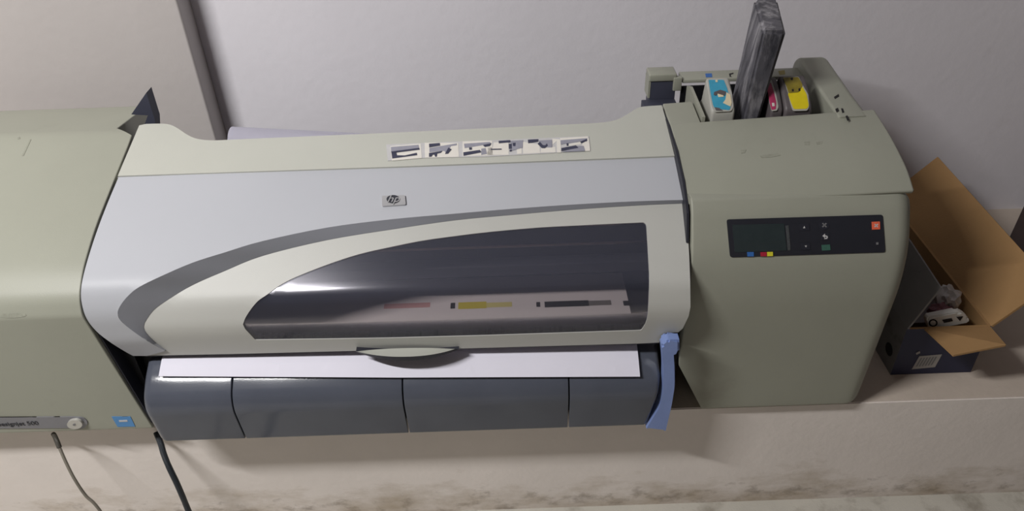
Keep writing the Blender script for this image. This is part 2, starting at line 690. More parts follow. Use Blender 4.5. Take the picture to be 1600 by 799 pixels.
# ------------------------------------------------------------------ the setting
FLOOR_Z, WALL_Y, PIER_Y, PIER_X = -0.217, 0.48, 0.43, -0.4935
bm = new_bm(); box(bm, (-3.2, -3.0, FLOOR_Z - 0.1), (3.2, 0.0, FLOOR_Z)); structure(finish('floor', bm, M_floor, smooth=False))
bm = new_bm(); box(bm, (-3.2, 0.0, FLOOR_Z - 0.1), (3.2, 0.6, 0.0), mi=0)
for f in bm.faces:
    if f.calc_center_median().z > -0.001:
        f.material_index = 1
bmesh.ops.bevel(bm, geom=[e for e in bm.edges if all(abs(v.co.y) < 1e-4 and abs(v.co.z) < 1e-4 for v in e.verts)], offset=0.0015, segments=2, affect='EDGES')
structure(finish('trim_1', bm, [M_ledge, M_ledge_top], smooth=False))
bm = new_bm(); box(bm, (PIER_X, WALL_Y, 0.0), (3.2, WALL_Y + 0.12, 2.9)); structure(finish('wall_back', bm, M_wall, smooth=False))
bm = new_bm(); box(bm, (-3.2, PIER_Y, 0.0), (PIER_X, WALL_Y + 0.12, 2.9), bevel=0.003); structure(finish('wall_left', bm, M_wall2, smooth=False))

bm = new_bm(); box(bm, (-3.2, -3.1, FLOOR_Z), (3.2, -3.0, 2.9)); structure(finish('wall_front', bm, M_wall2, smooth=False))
bm = new_bm(); box(bm, (1.55, -3.0, FLOOR_Z), (1.65, 0.48, 2.9)); structure(finish('wall_right_blocker', bm, M_blocker, smooth=False))  # unseen wall, added to block ambient light from the right
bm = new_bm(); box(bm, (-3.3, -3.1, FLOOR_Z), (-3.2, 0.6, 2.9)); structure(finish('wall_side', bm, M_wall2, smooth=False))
bm = new_bm(); box(bm, (-3.3, -3.1, 2.9), (3.3, 0.6, 3.0)); structure(finish('ceiling', bm, M_wall, smooth=False))

# ------------------------------------------------------------------ the printer
printer = thing('large_format_printer', (-0.15, 0.15, 0.0), 'wide pale grey and sage plotter printer with smoked window on white ledge', 'printer')

LSH = (-0.022 / 0.73, 0.020 / 0.73)   # the lid lies a touch askew: higher and further out at its console end
LID = Surf([(0.137, 0.329), (0.055, 0.302, 0.03), (-0.021, 0.2685, 0.013), (-0.0345, 0.236, 0.016), (-0.031, 0.190, 0.004), (-0.019, 0.153)], shear=LSH)
REAR = Surf([(0.30, 0.367), (0.137, 0.3305)], shear=LSH)
PAN = Surf([(0.100, 0.3265), (0.060, 0.2955), (-0.0165, 0.2357, 0.010), (-0.0262, 0.206, 0.01), (-0.0252, 0.189, 0.003), (-0.0185, 0.153)], shear=LSH)


outer = catmull([(1070, 312.5), (1000, 314.5), (900, 319.5), (800, 326.5), (700, 335), (610, 343), (510, 356), (410, 377), (350, 395), (300, 411), (250, 432.6), (217, 449), (200, 462.7), (188, 478), (184, 490), (189, 502), (208, 518), (233, 535), (258, 549)], 4)
inner = catmull([(1070, 318), (1000, 321), (900, 327.5), (800, 336), (710, 344.5), (610, 359), (510, 375.5), (410, 400), (350, 424), (300, 446), (263, 468), (240, 485), (227, 503), (224.5, 511.5), (228, 520), (240, 533), (259, 549.3)], 4)
lid_left = catmull([(185, 277.5), (168, 318), (152, 360), (138, 403), (129, 437), (126.5, 458), (128, 475), (133, 493), (141, 507), (155, 522), (175, 537), (196, 550), (208, 556.5)], 3)
lid_right = [(1060, 520), (1067, 514), (1076, 495), (1079, 480), (1078.5, 440), (1077, 400), (1074, 350), (1071.5, 318)]
lid_bottom = [(360, 554), (555, 549), (715, 545.5), (1000, 537.5), (1030, 536), (1034, 526), (1041, 521)]

lid = bpy.data.objects.new('lid', None)
lid.location = (-0.15, 0.06, 0.28)
lid.empty_display_size = 0.02
col.objects.link(lid)
lid.parent = printer
lid.matrix_parent_inverse = Matrix.Translation(-Vector(printer.location))

# outer skin (upper-left part of the lid, ends at the swoosh)
bm = new_bm()
skin_px = [(183, 277)] + lid_left + [(230, 556.5)] + outer[::-1] + [(1071, 312), (1066, 285), (1058, 245.5)]
skin = LID.trace(skin_px)
sheet(bm, LID, skin, thick=0.004, mi=0)
# the step and the inset
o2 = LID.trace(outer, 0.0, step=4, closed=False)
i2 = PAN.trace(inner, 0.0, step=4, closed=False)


def resample(L, n):
    d = [0]
    for a, b in zip(L, L[1:]):
        d.append(d[-1] + (b - a).length)
    res, j = [], 0
    for k in range(n):
        t = d[-1] * k / (n - 1)
        while j < len(d) - 2 and d[j + 1] < t:
            j += 1
        u = (t - d[j]) / max(1e-9, d[j + 1] - d[j])
        res.append(L[j].lerp(L[j + 1], min(1, max(0, u))))
    return res


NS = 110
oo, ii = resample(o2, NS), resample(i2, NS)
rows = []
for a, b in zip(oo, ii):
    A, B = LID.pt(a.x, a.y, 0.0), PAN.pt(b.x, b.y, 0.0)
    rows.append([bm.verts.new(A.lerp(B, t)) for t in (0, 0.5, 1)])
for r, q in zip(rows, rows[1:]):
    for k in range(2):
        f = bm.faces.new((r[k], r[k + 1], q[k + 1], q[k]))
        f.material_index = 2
win = roundpoly(catmull([(1006, 347.5), (950, 350), (900, 352.5), (850, 355), (800, 359), (750, 364), (710, 369), (660, 376), (610, 386), (560, 397.5), (510, 414), (460, 434), (435, 447.5), (418, 460), (401, 472.5), (385, 494), (379.5, 507.5)], 4)
                + [(383, 515), (399, 532), (510, 530.5), (610, 529), (760, 525), (1002, 517)] + catmull([(1008, 508), (1012.5, 490), (1014.5, 440), (1013, 400), (1010, 351)], 3), 2.0, 2)
panel_px = inner + [(230, 556.5)] + lid_bottom + lid_right
panel_out = PAN.trace(panel_px)
win_out = PAN.trace(win)
sheet(bm, PAN, panel_out, [win_out], off=-0.0004, thick=0.003, mi=1, rim_mi=1)
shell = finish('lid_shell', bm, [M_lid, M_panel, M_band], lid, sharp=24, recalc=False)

bm = new_bm()
sheet(bm, PAN, win_out, off=-0.0014, thick=0.002)
pane = finish('window_pane', bm, M_pane, lid, sharp=24, recalc=False)
pane['label'] = 'smoked see-through window'

# finger grip under the lid
bm = new_bm()
NG = 28
rows = []
for i in range(NG + 1):
    t = i / NG
    cx = 556 + (717 - 556) * t
    bow = 1 - abs(2 * t - 1) ** 2.2
    yb = 549.3 - 3.6 * t
    up = at(cx + 1.5 - 9 * t, yb - 3.2 * bow, y=-0.0345)
    mid = at(cx - 6 * t * t, yb + 10.2 * bow, y=-0.038 - 0.016 * bow)
    low = at(cx, yb + 16.2 * bow + 0.3, y=-0.036 - 0.014 * bow)
    back = Vector((low.x, -0.022, low.z + 0.001))
    rows.append([bm.verts.new(p) for p in (up, mid, low, back)])
for q, w in zip(rows, rows[1:]):
    for k in range(3):
        bm.faces.new((q[k], q[k + 1], w[k + 1], w[k])).material_index = 0 if k == 0 else 1  # lower faces use a dark material in place of the underside shadow
grip = finish('lid_grip', bm, [M_cream, M_dark], lid, sharp=20)

# badge
bm = new_bm()
patch(bm, LID, roundpoly([(597, 308), (633, 306.5), (634.5, 321.5), (597.5, 324)], 2), off=0.0022, thick=0.0022)
badge = finish('logo_badge', bm, M_badge, lid)
bm = new_bm()
patch(bm, LID, [(614.8 + 10.3 * math.cos(a) + 0.6 * math.sin(a), 313.4 + 6.4 * math.sin(a) - 0.3 * math.cos(a)) for a in [2 * math.pi * k / 28 for k in range(28)]], off=0.0027, thick=0.0006, step=1.5)
finish('logo_oval', bm, M_badgeink, badge)
h = LID.hit(615, 313.6)
h2 = LID.hit(616, 313.55)
ctr = LID.pt(h.x, h.y, 0.0029)
ey = LID.pt(h.x, h.y - 0.01) - LID.pt(h.x, h.y)
text_mesh('logo_letters', 'hp', 0.0155, ctr, (1, 0, 0), ey, M_badge, badge, shear=0.3)

# rear cover with the stickers
bm = new_bm()
rear_px = [(184, 275)] + [(217.5, 196)] + catmull([(228, 193.8), (245, 193.3), (262, 194), (275, 199), (290, 209), (303, 215.5), (318, 218.6), (335, 219.5)], 3) + [(600, 208)] + catmull([(918, 193), (945, 191), (965, 186.5), (982, 177.5), (995, 169.5), (1006, 166.5), (1034, 164.5)], 3) + [(1056.5, 243.5), (620, 260.5)]
sheet(bm, REAR, REAR.trace(rear_px, step=8), thick=0.022)
rear = finish('rear_cover', bm, M_cream, printer, recalc=False)

bm = new_bm()
Zs = 8.889
zA = lambda *p: [(590 + x / Zs, 200 + y / Zs) for x, y in p]
zB = lambda *p: [(750 + x / Zs, 200 + y / Zs) for x, y in p]
patch(bm, REAR, [(603.5, 226.5), (700, 222.5), (800, 218.5), (920, 213.5), (922.5, 234), (860, 240), (760, 245.5), (640, 248), (606, 252)], off=0.0007, mi=0)
for q in [zA((180, 262), (600, 225), (615, 425), (200, 462)), zA((655, 215), (1120, 215), (1130, 410), (660, 420)), zA((1180, 195), (1590, 185), (1600, 385), (1185, 400)),
          zB((190, 210), (395, 210), (400, 380), (100, 385), (110, 280), (180, 280)), zB((510, 285), (580, 285), (580, 365), (515, 370)), zB((595, 200), (830, 240), (835, 355), (600, 365)),
          zB((850, 290), (1045, 270), (1050, 345), (840, 350)), zB((1005, 155), (1120, 170), (1125, 350), (1070, 350), (1065, 190), (1010, 240)), zB((1400, 190), (1510, 150), (1530, 325), (1460, 330)), zB((1110, 150), (1500, 125), (1500, 160), (1120, 180)), zB((1225, 235), (1400, 205), (1400, 235), (1235, 255))]:
    patch(bm, REAR, q, off=0.0010, mi=1)
for q in [zA((185, 275), (570, 245), (578, 285), (190, 345)), zA((720, 290), (880, 262), (1100, 225), (1100, 250), (1020, 262), (1000, 300), (950, 360), (930, 330), (880, 330), (720, 350)),
          zA((1200, 230), (1560, 205), (1580, 240), (1500, 272), (1460, 250), (1210, 290)), zA((1440, 300), (1500, 290), (1520, 370), (1440, 385)), zB((425, 190), (600, 180), (590, 285), (430, 330)),
          zB((815, 185), (1000, 175), (1000, 280), (940, 280), (840, 240)), zB((1115, 182), (1490, 152), (1480, 200), (1400, 192), (1200, 225), (1120, 240)), zB((1340, 260), (1440, 260), (1460, 330), (1140, 345))]:
    patch(bm, REAR, q, off=0.0013, mi=2)
for q in [zA((190, 340), (580, 290), (585, 312), (195, 362)), zA((195, 360), (260, 345), (270, 392), (380, 395), (545, 358), (550, 388), (205, 435)), zA((715, 232), (865, 222), (868, 256), (718, 282)),
          zA((715, 362), (900, 332), (880, 356), (828, 368), (822, 410), (800, 410), (790, 382), (766, 382), (750, 410), (715, 412)), zA((985, 285), (1028, 310), (980, 368), (938, 372)),
          zA((1190, 352), (1420, 318), (1442, 350), (1195, 398)), zA((1270, 285), (1310, 282), (1310, 312), (1275, 315)), zA((1465, 250), (1580, 225), (1560, 262), (1490, 275)),
          zB((258, 192), (420, 182), (420, 210), (262, 224)), zB((400, 235), (440, 232), (442, 300), (402, 300)), zB((455, 222), (495, 218), (490, 265), (458, 262)), zB((410, 315), (440, 313), (440, 335), (412, 337)),
          zB((150, 303), (300, 300), (300, 312), (150, 316)), zB((665, 176), (810, 168), (806, 200), (670, 224)), zB((800, 232), (832, 205), (872, 250), (905, 255), (930, 228), (942, 258), (900, 292), (858, 290)),
          zB((1130, 292), (1330, 255), (1366, 288), (1130, 332)), zB((1200, 228), (1225, 225), (1228, 255), (1205, 258)), zB((1390, 205), (1480, 165), (1490, 185), (1410, 225))]:
    patch(bm, REAR, q, off=0.0016, mi=3)
for xx in (634, 690, 735, 771.5, 817, 868):
    pass
stk = finish('instruction_sticker', bm, [M_sticker, M_stwhite, M_stgrey, M_stdark], rear, smooth=False)
stk['label'] = 'white sticker strip of six small loading pictures'

# left housing
LH = [(0.345, 0.030), (0.345, 0.335, 0.012), (0.225, 0.351, 0.01), (0.141, 0.327, 0.03), (0.054, 0.302, 0.03), (0.0, 0.278, 0.03), (-0.027, 0.257, 0.022), (-0.036, 0.236, 0.004), (-0.031, 0.030, 0.004)]


def flare(v):
    k = max(0.0, 0.24 - v.z) / 0.23
    x = v.x
    if x > -0.6:
        x += 0.023 * k
        if v.y > 0.215:
            x -= 0.028 * min(1, (v.y - 0.215) / 0.02)
    return Vector((x, v.y, v.z))


bm = new_bm()
loft(bm, LH, -0.86, -0.5158, 0.02, 0.0015, deform=flare)
LHS = Surf(LH[1:9])
for px in ([(34, 244), (37, 244), (49, 218), (47, 217)], [(27, 216), (31, 214), (32, 217), (28, 218)]):
    patch(bm, LHS, px, off=0.0004, mi=1, thick=0.0003)
patch(bm, LHS, catmull([(0, 491), (20, 490), (40, 491), (38, 495), (20, 497), (0, 496)], 2, True), off=0.0004, mi=1, thick=0.0003)
lh = finish('side_housing', bm, [M_sage, M_scuff], printer, recalc=False)
# its name plate, button and sticker
bm = new_bm()
patch(bm, LHS, [(-70, 652), (112, 651)] + [(125 + 12 * math.cos(a), 660.5 + 9 * math.sin(a)) for a in [math.radians(d) for d in range(-85, 90, 15)]] + [(112, 668.5), (-70, 669.5)], off=0.0012, thick=0.003)
plate = finish('name_plate', bm, M_silver, lh)
bm = new_bm()
patch(bm, LHS, [(119 + 12 * math.cos(a), 659.6 + 7.0 * math.sin(a)) for a in [2 * math.pi * k / 24 for k in range(24)]], off=0.005, thick=0.004, step=2)
patch(bm, LHS, [(118.5 + 2.2 * math.cos(a), 659.2 + 1.5 * math.sin(a)) for a in [2 * math.pi * k / 12 for k in range(12)]], off=0.0056, thick=0.0006, step=2, mi=1)
finish('power_button', bm, [M_btnwhite, M_grey], lh)
h = LHS.hit(61, 660.5)
ctr = LHS.pt(h.x, h.y, 0.0015)
text_mesh('plate_lettering', 'designjet 500', 0.0105, ctr, (1, 0, 0.0), LHS.pt(h.x, h.y - 0.01) - LHS.pt(h.x, h.y), M_console, lh, align='RIGHT')
bm = new_bm()
patch(bm, LHS, [(174.5, 651), (204, 651), (211.5, 666.5), (184, 667)], off=0.0006)
patch(bm, LHS, [(186, 656.5), (199, 656), (200, 658.5), (187, 659)], off=0.0009, mi=1)
finish('energy_sticker', bm, [M_energy, M_sticker], lh, smooth=False)

# dark inner cheek beside the tray
bm = new_bm()
ch = []
for y, z in [(0.16, 0.035), (0.16, 0.235), (-0.029, 0.232), (-0.030, 0.205), (-0.0285, 0.04), (-0.026, 0.035)]:
    ch.append((flare(Vector((-0.5158, y, z))).x + 0.0006, y, z))
prism(bm, ch, (0.0022, 0, 0))
finish('gap_plate', bm, M_dark, printer, smooth=False)

# dark fin behind the left housing
bm = new_bm()
fin = [at(px, py, y=0.262) for px, py in [(228.5, 145), (205, 179), (231, 180.5), (226, 194), (226, 230), (244, 230), (242, 188)]]
prism(bm, fin, (0, 0.02, 0))
finish('roll_end_bracket', bm, M_navyface, printer, smooth=False)

# inner chassis: dark, open under the window
bm = new_bm()
box(bm, (-0.50, 0.004, 0.0005), (0.217, 0.335, 0.138))
box(bm, (-0.50, 0.155, 0.140), (0.217, 0.335, 0.232))
box(bm, (-0.50, 0.145, 0.140), (0.217, 0.155, 0.316))
for cx0, cx1 in ((-0.513, -0.492), (0.194, 0.2085)):
    prism(bm, [(cx0, 0.25, 0.03), (cx0, 0.25, 0.30), (cx0, 0.145, 0.318), (cx0, 0.06, 0.29), (cx0, 0.010, 0.258), (cx0, -0.005, 0.225), (cx0, -0.010, 0.17), (cx0, -0.010, 0.03)], (cx1 - cx0, 0, 0))
chas = finish('chassis', bm, M_black, printer, smooth=False)
bm = new_bm(); box(bm, (-0.49, 0.055, 0.205), (0.19, 0.075, 0.222), bevel=0.002); finish('carriage_rail', bm, M_dark, printer)
bm = new_bm(); tube(bm, [(-0.49, 0.10, 0.255), (0.19, 0.10, 0.255)], 0.005, 16); finish('guide_rod', bm, M_rod, printer)
bm = new_bm(); tube(bm, [(-0.49, 0.085, 0.232), (0.19, 0.085, 0.232)], 0.002, 12); finish('guide_rod', bm, M_rod, printer)
bm = new_bm(); box(bm, (-0.49, -0.012, 0.1705), (0.19, -0.009, 0.1735)); finish('starwheel_bar', bm, M_dark, printer, smooth=False)
bm = new_bm(); box(bm, (-0.49, 0.004, 0.140), (0.19, 0.15, 0.1465)); finish('platen', bm, M_dark, printer, smooth=False)

bm = new_bm(); box(bm, (-0.475, -0.0135, 0.1470), (0.185, -0.0105, 0.1545))  # added dark strip standing in for the shadow line between lid and paper
for v in bm.verts:
    v.co.y += LSH[0] * (v.co.x - X_REF)
    v.co.z += LSH[1] * (v.co.x - X_REF) * (1.0 if v.co.z > 0.15 else 0.6)
finish('slot_shade_strip', bm, M_dark, printer, smooth=False)

# output tray: four curved segments
TR = [(0.0, 0.04), (0.0, 0.142), (-0.010, 0.140, 0.006), (-0.033, 0.1285, 0.010), (-0.0535, 0.1120, 0.008), (-0.0610, 0.093, 0.010), (-0.0545, 0.030, 0.003)]


def seg(x0, x1, r0, r1, notch0=0.0, notch1=0.0, taper=0.0):
    bm = new_bm()

    def df(v):
        x = v.x
        if taper and x > 0.1:
            x -= taper * max(0, min(1, (0.115 - v.z) / 0.085)) * (1 if x > x1 - 0.02 else 0)
        return Vector((x, v.y, v.z))
    loft(bm, TR, x0, x1, r0, r1, deform=df, nx=3)
    if notch1:
        c = bmesh.new()
    return finish('tray_panel', bm, M_slate, printer, recalc=False)


xa = [at(215, 600, y=-0.046).x, at(358.3, 595, y=-0.046).x, at(628.5, 595, y=-0.046).x, at(888.5, 595, y=-0.046).x, at(1033, 590, y=-0.05).x]
seg(xa[0], xa[1] - 0.0008, 0.012, 0.001)
seg(xa[1] + 0.0008, xa[2] - 0.0008, 0.001, 0.001)
seg(xa[2] + 0.0008, xa[3] - 0.0008, 0.001, 0.001)
seg(xa[3] + 0.0008, xa[4], 0.001, 0.006, taper=0.012)

# blue lever
bm = new_bm()
lev = roundpoly([(1034, 541), (1044, 533), (1062, 533), (1062, 550), (1052.5, 552), (1054, 575), (1054.3, 604), (1049.5, 634), (1040, 674.5), (1009.5, 671), (1030.5, 637), (1036, 612), (1037, 575)], [3, 3, 0, 0, 3, 8, 8, 8, 1, 1, 8, 8, 8], 3)
pts = [at(px, py, y=-0.058) for px, py in lev]
prism(bm, pts, (0, 0.016, 0))
bmesh.ops.bevel(bm, geom=[e for e in bm.edges if abs(e.verts[0].co.y - e.verts[1].co.y) < 1e-5], offset=0.0025, segments=2, affect='EDGES')
finish('media_lever', bm, M_blue, printer)

# right housing: body, top cover, arm, ink bay
RB = [(0.33, 0.012), (0.33, 0.290), (0.14, 0.290), (0.14, 0.331), (0.0215, 0.3345, 0.003), (0.010, 0.322, 0.012), (-0.0145, 0.279, 0.025), (-0.0235, 0.225, 0.03), (-0.0125, 0.010, 0.006)]


def rdef(v):
    x = v.x
    if v.z < 0.105:
        x = max(x, 0.2135 + 0.043 * min(1.0, (0.105 - v.z) / 0.093))
    return Vector((x, v.y, v.z))


bm = new_bm()
loft(bm, RB, 0.2135, 0.480, 0.002, 0.024, deform=rdef, nr=8, nx=24)
rb = finish('console_housing', bm, M_sage, printer, sharp=40, recalc=False)
RBS = Surf(RB[3:9])
# top cover
TC = [(0.161, 0.331), (0.161, 0.3765, 0.004), (0.096, 0.3665, 0.03), (0.045, 0.3525, 0.02), (0.0185, 0.3385, 0.003), (0.0205, 0.334)]
def cdef(v):
    t = max(0.0, min(1.0, (0.4755 - v.x) / 0.262))
    return Vector((v.x, v.y + (0.006 * t if v.y < 0.13 else 0), v.z - (0.011 * t if v.z > 0.3345 else 0)))


bm = new_bm()
loft(bm, TC, 0.2115, 0.4755, 0.0015, 0.003, nx=4, deform=cdef)
TC2 = [(0.215, 0.322), (0.215, 0.380, 0.003), (0.155, 0.3755), (0.155, 0.322)]
loft(bm, TC2, 0.2115, 0.251, 0.0015, 0.001, deform=cdef)
ARM = [(0.33, 0.29), (0.33, 0.375, 0.01), (0.312, 0.389, 0.01), (0.20, 0.378, 0.01), (0.145, 0.3745), (0.145, 0.29)]
loft(bm, ARM, 0.424, 0.466, 0.004, 0.010, nx=2)
TCS = Surf([(y + 0.0227, z - 0.04159, r) for y, z, r in [(0.152, 0.374, 0), (0.096, 0.3665, 0.03), (0.045, 0.3525, 0.02), (0.0185, 0.3385, 0)]], shear=(-0.0229, 0.04199))
ARS = Surf([(0.33, 0.3905), (0.20, 0.378, 0.01), (0.145, 0.3745)])
for px in (catmull([(1231, 194), (1238, 193), (1243, 195), (1240, 198), (1233, 197.5)], 2, True), [(1257, 195.5), (1272, 195.5), (1284, 194), (1285, 196.5), (1272, 198)]):
    patch(bm, TCS, px, off=0.0005, mi=1, thick=0.0004)
for px in ([(1303, 152), (1310, 147.5), (1311, 151), (1304.5, 155)], [(1305, 171), (1309, 169), (1311, 174), (1307, 176)], [(1314, 170), (1317, 170), (1319, 176), (1316, 177)], [(1321, 182), (1324, 181), (1327, 188), (1324, 189.5)]):
    patch(bm, ARS, px, off=0.0006, mi=1, thick=0.0004)
for px in ([(1187, 244), (1197, 242), (1215, 240), (1220, 243), (1205, 246), (1190, 247)], [(1157, 235), (1166, 234), (1164, 239), (1158, 240)], [(1256, 222), (1266, 221), (1265, 227), (1257, 227)], [(1275, 223), (1286, 221), (1284, 225), (1276, 226)]):
    patch(bm, TCS, px, off=0.0004, mi=2, thick=0.0003)
finish('console_cover', bm, [M_sage, M_smear, M_scuff], printer, recalc=False)
# dark end plate in the gap between lid and console
bm = new_bm()
prism(bm, [(0.2085, y, z) for y, z in [(0.20, 0.30), (0.21, 0.3635), (0.158, 0.3645), (0.102, 0.357), (0.052, 0.343), (0.027, 0.330), (0.015, 0.32), (0.0, 0.288), (0.06, 0.26)]], (0.0028, 0, 0))
finish('gap_plate', bm, M_dark, printer, smooth=False)
# ink bay interior
bm = new_bm()
box(bm, (0.2185, 0.161, 0.2905), (0.4235, 0.1625, 0.36))
box(bm, (0.2185, 0.155, 0.2905), (0.4235, 0.33, 0.2925))
box(bm, (0.252, 0.286, 0.2925), (0.4235, 0.29, 0.36))
box(bm, (0.2185, 0.206, 0.2925), (0.251, 0.284, 0.325))
finish('ink_bay', bm, M_black, printer, smooth=False)
bm = new_bm(); box(bm, (0.252, 0.283, 0.3665), (0.427, 0.313, 0.372), bevel=0.0012)
f = lambda px, py: at(px, py, z=0.3723)
flatpatch(bm, f, [(1102, 115), (1112, 114.5), (1113, 120.5), (1103, 121)], 1)
flatpatch(bm, f, [(1139, 115), (1146, 113.5), (1146, 115.5), (1142, 116.5), (1142, 119), (1144, 120.5), (1140, 120)], 2)
flatpatch(bm, f, [(1216, 111), (1226, 109.5), (1227, 116), (1218, 117)], 3)
finish('bay_rail', bm, [M_sage, M_mblue, M_smear, M_olive], printer)
bm = new_bm(); box(bm, (0.207, 0.285, 0.292), (0.2435, 0.312, 0.370), bevel=0.001); hb = finish('hinge_block', bm, M_navyface, printer)
bm = new_bm(); box(bm, (0.204, 0.283, 0.370), (0.2435, 0.312, 0.381), bevel=0.002); box(bm, (0.239, 0.281, 0.356), (0.251, 0.290, 0.376), bevel=0.001); box(bm, (0.204, 0.2845, 0.345), (0.207, 0.312, 0.372)); finish('hinge_cap', bm, M_sage, hb)
bm = new_bm(); box(bm, (0.195, 0.262, 0.30), (0.2435, 0.284, 0.343), bevel=0.001); finish('cover_latch', bm, M_navyface, printer)
bm = new_bm()
dv = [(0.2535, 0.163, 0.325), (0.2535, 0.163, 0.372), (0.2535, 0.245, 0.378), (0.2535, 0.262, 0.372), (0.2535, 0.262, 0.325)]
prism(bm, dv, (0.004, 0, 0)); finish('bay_divider', bm, M_sage, printer, smooth=False)

# control panel
bm = new_bm()
cp = roundpoly([(1135, 343), (1378.5, 335.5), (1382.8, 394), (1140.4, 402)], 4)
patch(bm, RBS, cp, off=0.0012, thick=0.003, step=6)
panel = finish('control_panel', bm, M_console, rb)
Z5 = 4.706
zc = lambda *p: [(1100 + x / Z5, 310 + y / Z5) for x, y in p]


def small(name, polys, mats, off=0.0018, parent=panel):
    bm = new_bm()
    for i, q in enumerate(polys):
        mi = 0
        if isinstance(q, tuple) and isinstance(q[0], int):
            mi, q = q
        patch(bm, RBS, q, off=off + 0.0003 * mi, mi=mi, thick=0.0005)
    return finish(name, bm, mats, parent, smooth=False)


small('screen', [zc((205, 195), (585, 186), (606, 382), (225, 396))], M_screen)
small('color_mark', [zc((312, 393), (362, 392), (363, 424), (316, 425))], M_mblue, 0.0022)
small('color_mark', [zc((410, 394), (456, 393), (456, 423), (413, 424))], M_mred, 0.0022)
small('color_mark', [zc((460, 392), (502, 391), (503, 421), (461, 423))], M_myel, 0.0022)
small('arrow_button', [zc((700, 190), (770, 188), (772, 236), (702, 238)), (1, zc((724, 220), (740, 219), (733, 203)))], [M_dark, M_sticker])
small('arrow_button', [zc((705, 330), (775, 328), (777, 375), (708, 377)), (1, zc((736, 346), (752, 345), (745, 358)))], [M_dark, M_sticker])
small('cancel_button', [zc(*[(880 + 38 * math.cos(a), 198 + 32 * math.sin(a)) for a in [2 * math.pi * k / 20 for k in range(20)]]), (1, zc((862, 184), (870, 180), (898, 208), (892, 214))), (1, zc((890, 180), (898, 186), (870, 214), (862, 208)))], [M_dark, M_grey])
small('back_button', [zc((856, 255), (915, 253), (917, 303), (858, 305)), (1, zc((866, 276), (884, 260), (886, 272), (900, 274), (906, 284), (900, 297), (880, 299), (880, 293), (894, 290), (897, 284), (890, 280), (885, 281), (886, 292)))], [M_dark, M_sticker])
small('enter_button', [zc((860, 342), (922, 338), (926, 379), (864, 383))], M_green)
small('power_mark', [zc((1228, 173), (1288, 170), (1290, 227), (1231, 230)), (1, zc((1246, 190), (1252, 186), (1276, 210), (1270, 214))), (1, zc((1270, 186), (1276, 192), (1252, 214), (1246, 208)))], [M_orange, M_sticker])
small('status_mark', [zc((1250, 315), (1286, 313), (1288, 346), (1252, 348)), (1, zc((1260, 322), (1276, 321), (1277, 338), (1261, 339)))], [M_dark, M_grey])
small('caption_strip', [zc((596, 200), (618, 199), (634, 380), (612, 382))], mat('caption_grey', (74, 76, 78), 0.5, 0.3, 0.3, 500))

# ------------------------------------------------------------------ paper
PAP = Surf([(0.13, 0.1490), (0.0, 0.1480, 0.01), (-0.024, 0.1400, 0.012), (-0.048, 0.1250, 0.01), (-0.062, 0.113)])
bm = new_bm()
edge = [PAP.hit(px, py) for px, py in [(248, 588.5), (620, 590.5), (1000, 589)]]
x0, x1 = edge[0].x, edge[2].x
out = [Vector((x0, 0.004)), Vector((x1, 0.004)), edge[2], edge[1], edge[0]]
outd = []
for i in range(len(out)):
    a, b = out[i], out[(i + 1) % len(out)]
    n = max(1, int((b - a).length / 0.02))
    outd += [a.lerp(b, k / n) for k in range(n)]
sheet(bm, PAP, outd, thick=0.0004, off=0.0006, dx=0.03, ds=0.008)


def ppatch(x0, x1, y0, y1, mi):
    s0, s1 = 0.13 - y1, 0.13 - y0
    sheet(bm, PAP, [Vector((x0, s0)), Vector((x1, s0)), Vector((x1, s1)), Vector((x0, s1))], thick=0.0002, off=0.0010, mi=mi)


pp = lambda px, py: at(px, py, z=0.1495)
for (pa, pb, hy, mi) in [((704, 478), (711, 478), 0.006, 1), ((716, 478), (760, 477), 0.007, 3), ((760, 477), (800, 476), 0.005, 4), ((838, 476), (844, 476), 0.005, 1), ((851, 476), (920, 474), 0.006, 1), ((920, 474), (955, 473), 0.005, 5), ((974, 474), (986, 473.5), 0.005, 1), ((600, 479), (672, 477.5), 0.005, 6)]:
    a, b = pp(*pa), pp(*pb)
    ppatch(a.x, b.x, a.y - hy, a.y + hy, mi)
sheet_o = finish('paper_sheet', bm, [M_paper, M_smear, M_mred, mat('yellow_print', (206, 196, 70), 0.8, 0.1), mat('faint_yellow_print', (212, 206, 140), 0.8, 0.1), mat('faint_black_print', (120, 118, 120), 0.8, 0.1), mat('faint_red_print', (204, 160, 166), 0.8, 0.1)], None, smooth=False)
tag(sheet_o, 'white paper sheet coming out of the slot over the dark tray', 'paper')

# paper roll behind the rear cover
bm = new_bm()
prof = []
N = 40
for k in range(2 * N + 1):
    a = 2 * math.pi * k / N
    prof.append((a, 0.022 + 0.0032 * k / N))
ends = ((-0.410, 0.29), (-0.17, 0.29))
va = []
for (x, y), z in zip(ends, (0.291, 0.268)):
    ring = [(x, y + r * math.cos(a), z + r * math.sin(a)) for a, r in prof]
    va.append(ring)
ra = [bm.verts.new(p) for p in va[0]]
rbv = [bm.verts.new(p) for p in va[1]]
for i in range(len(ra) - 1):
    bm.faces.new((ra[i], ra[i + 1], rbv[i + 1], rbv[i]))
bmesh.ops.solidify(bm, geom=bm.faces[:], thickness=0.0004)
roll = finish('paper_roll', bm, M_paper)
tag(roll, 'loosely rolled white paper lying behind the printer, against the wall pillar', 'paper roll')

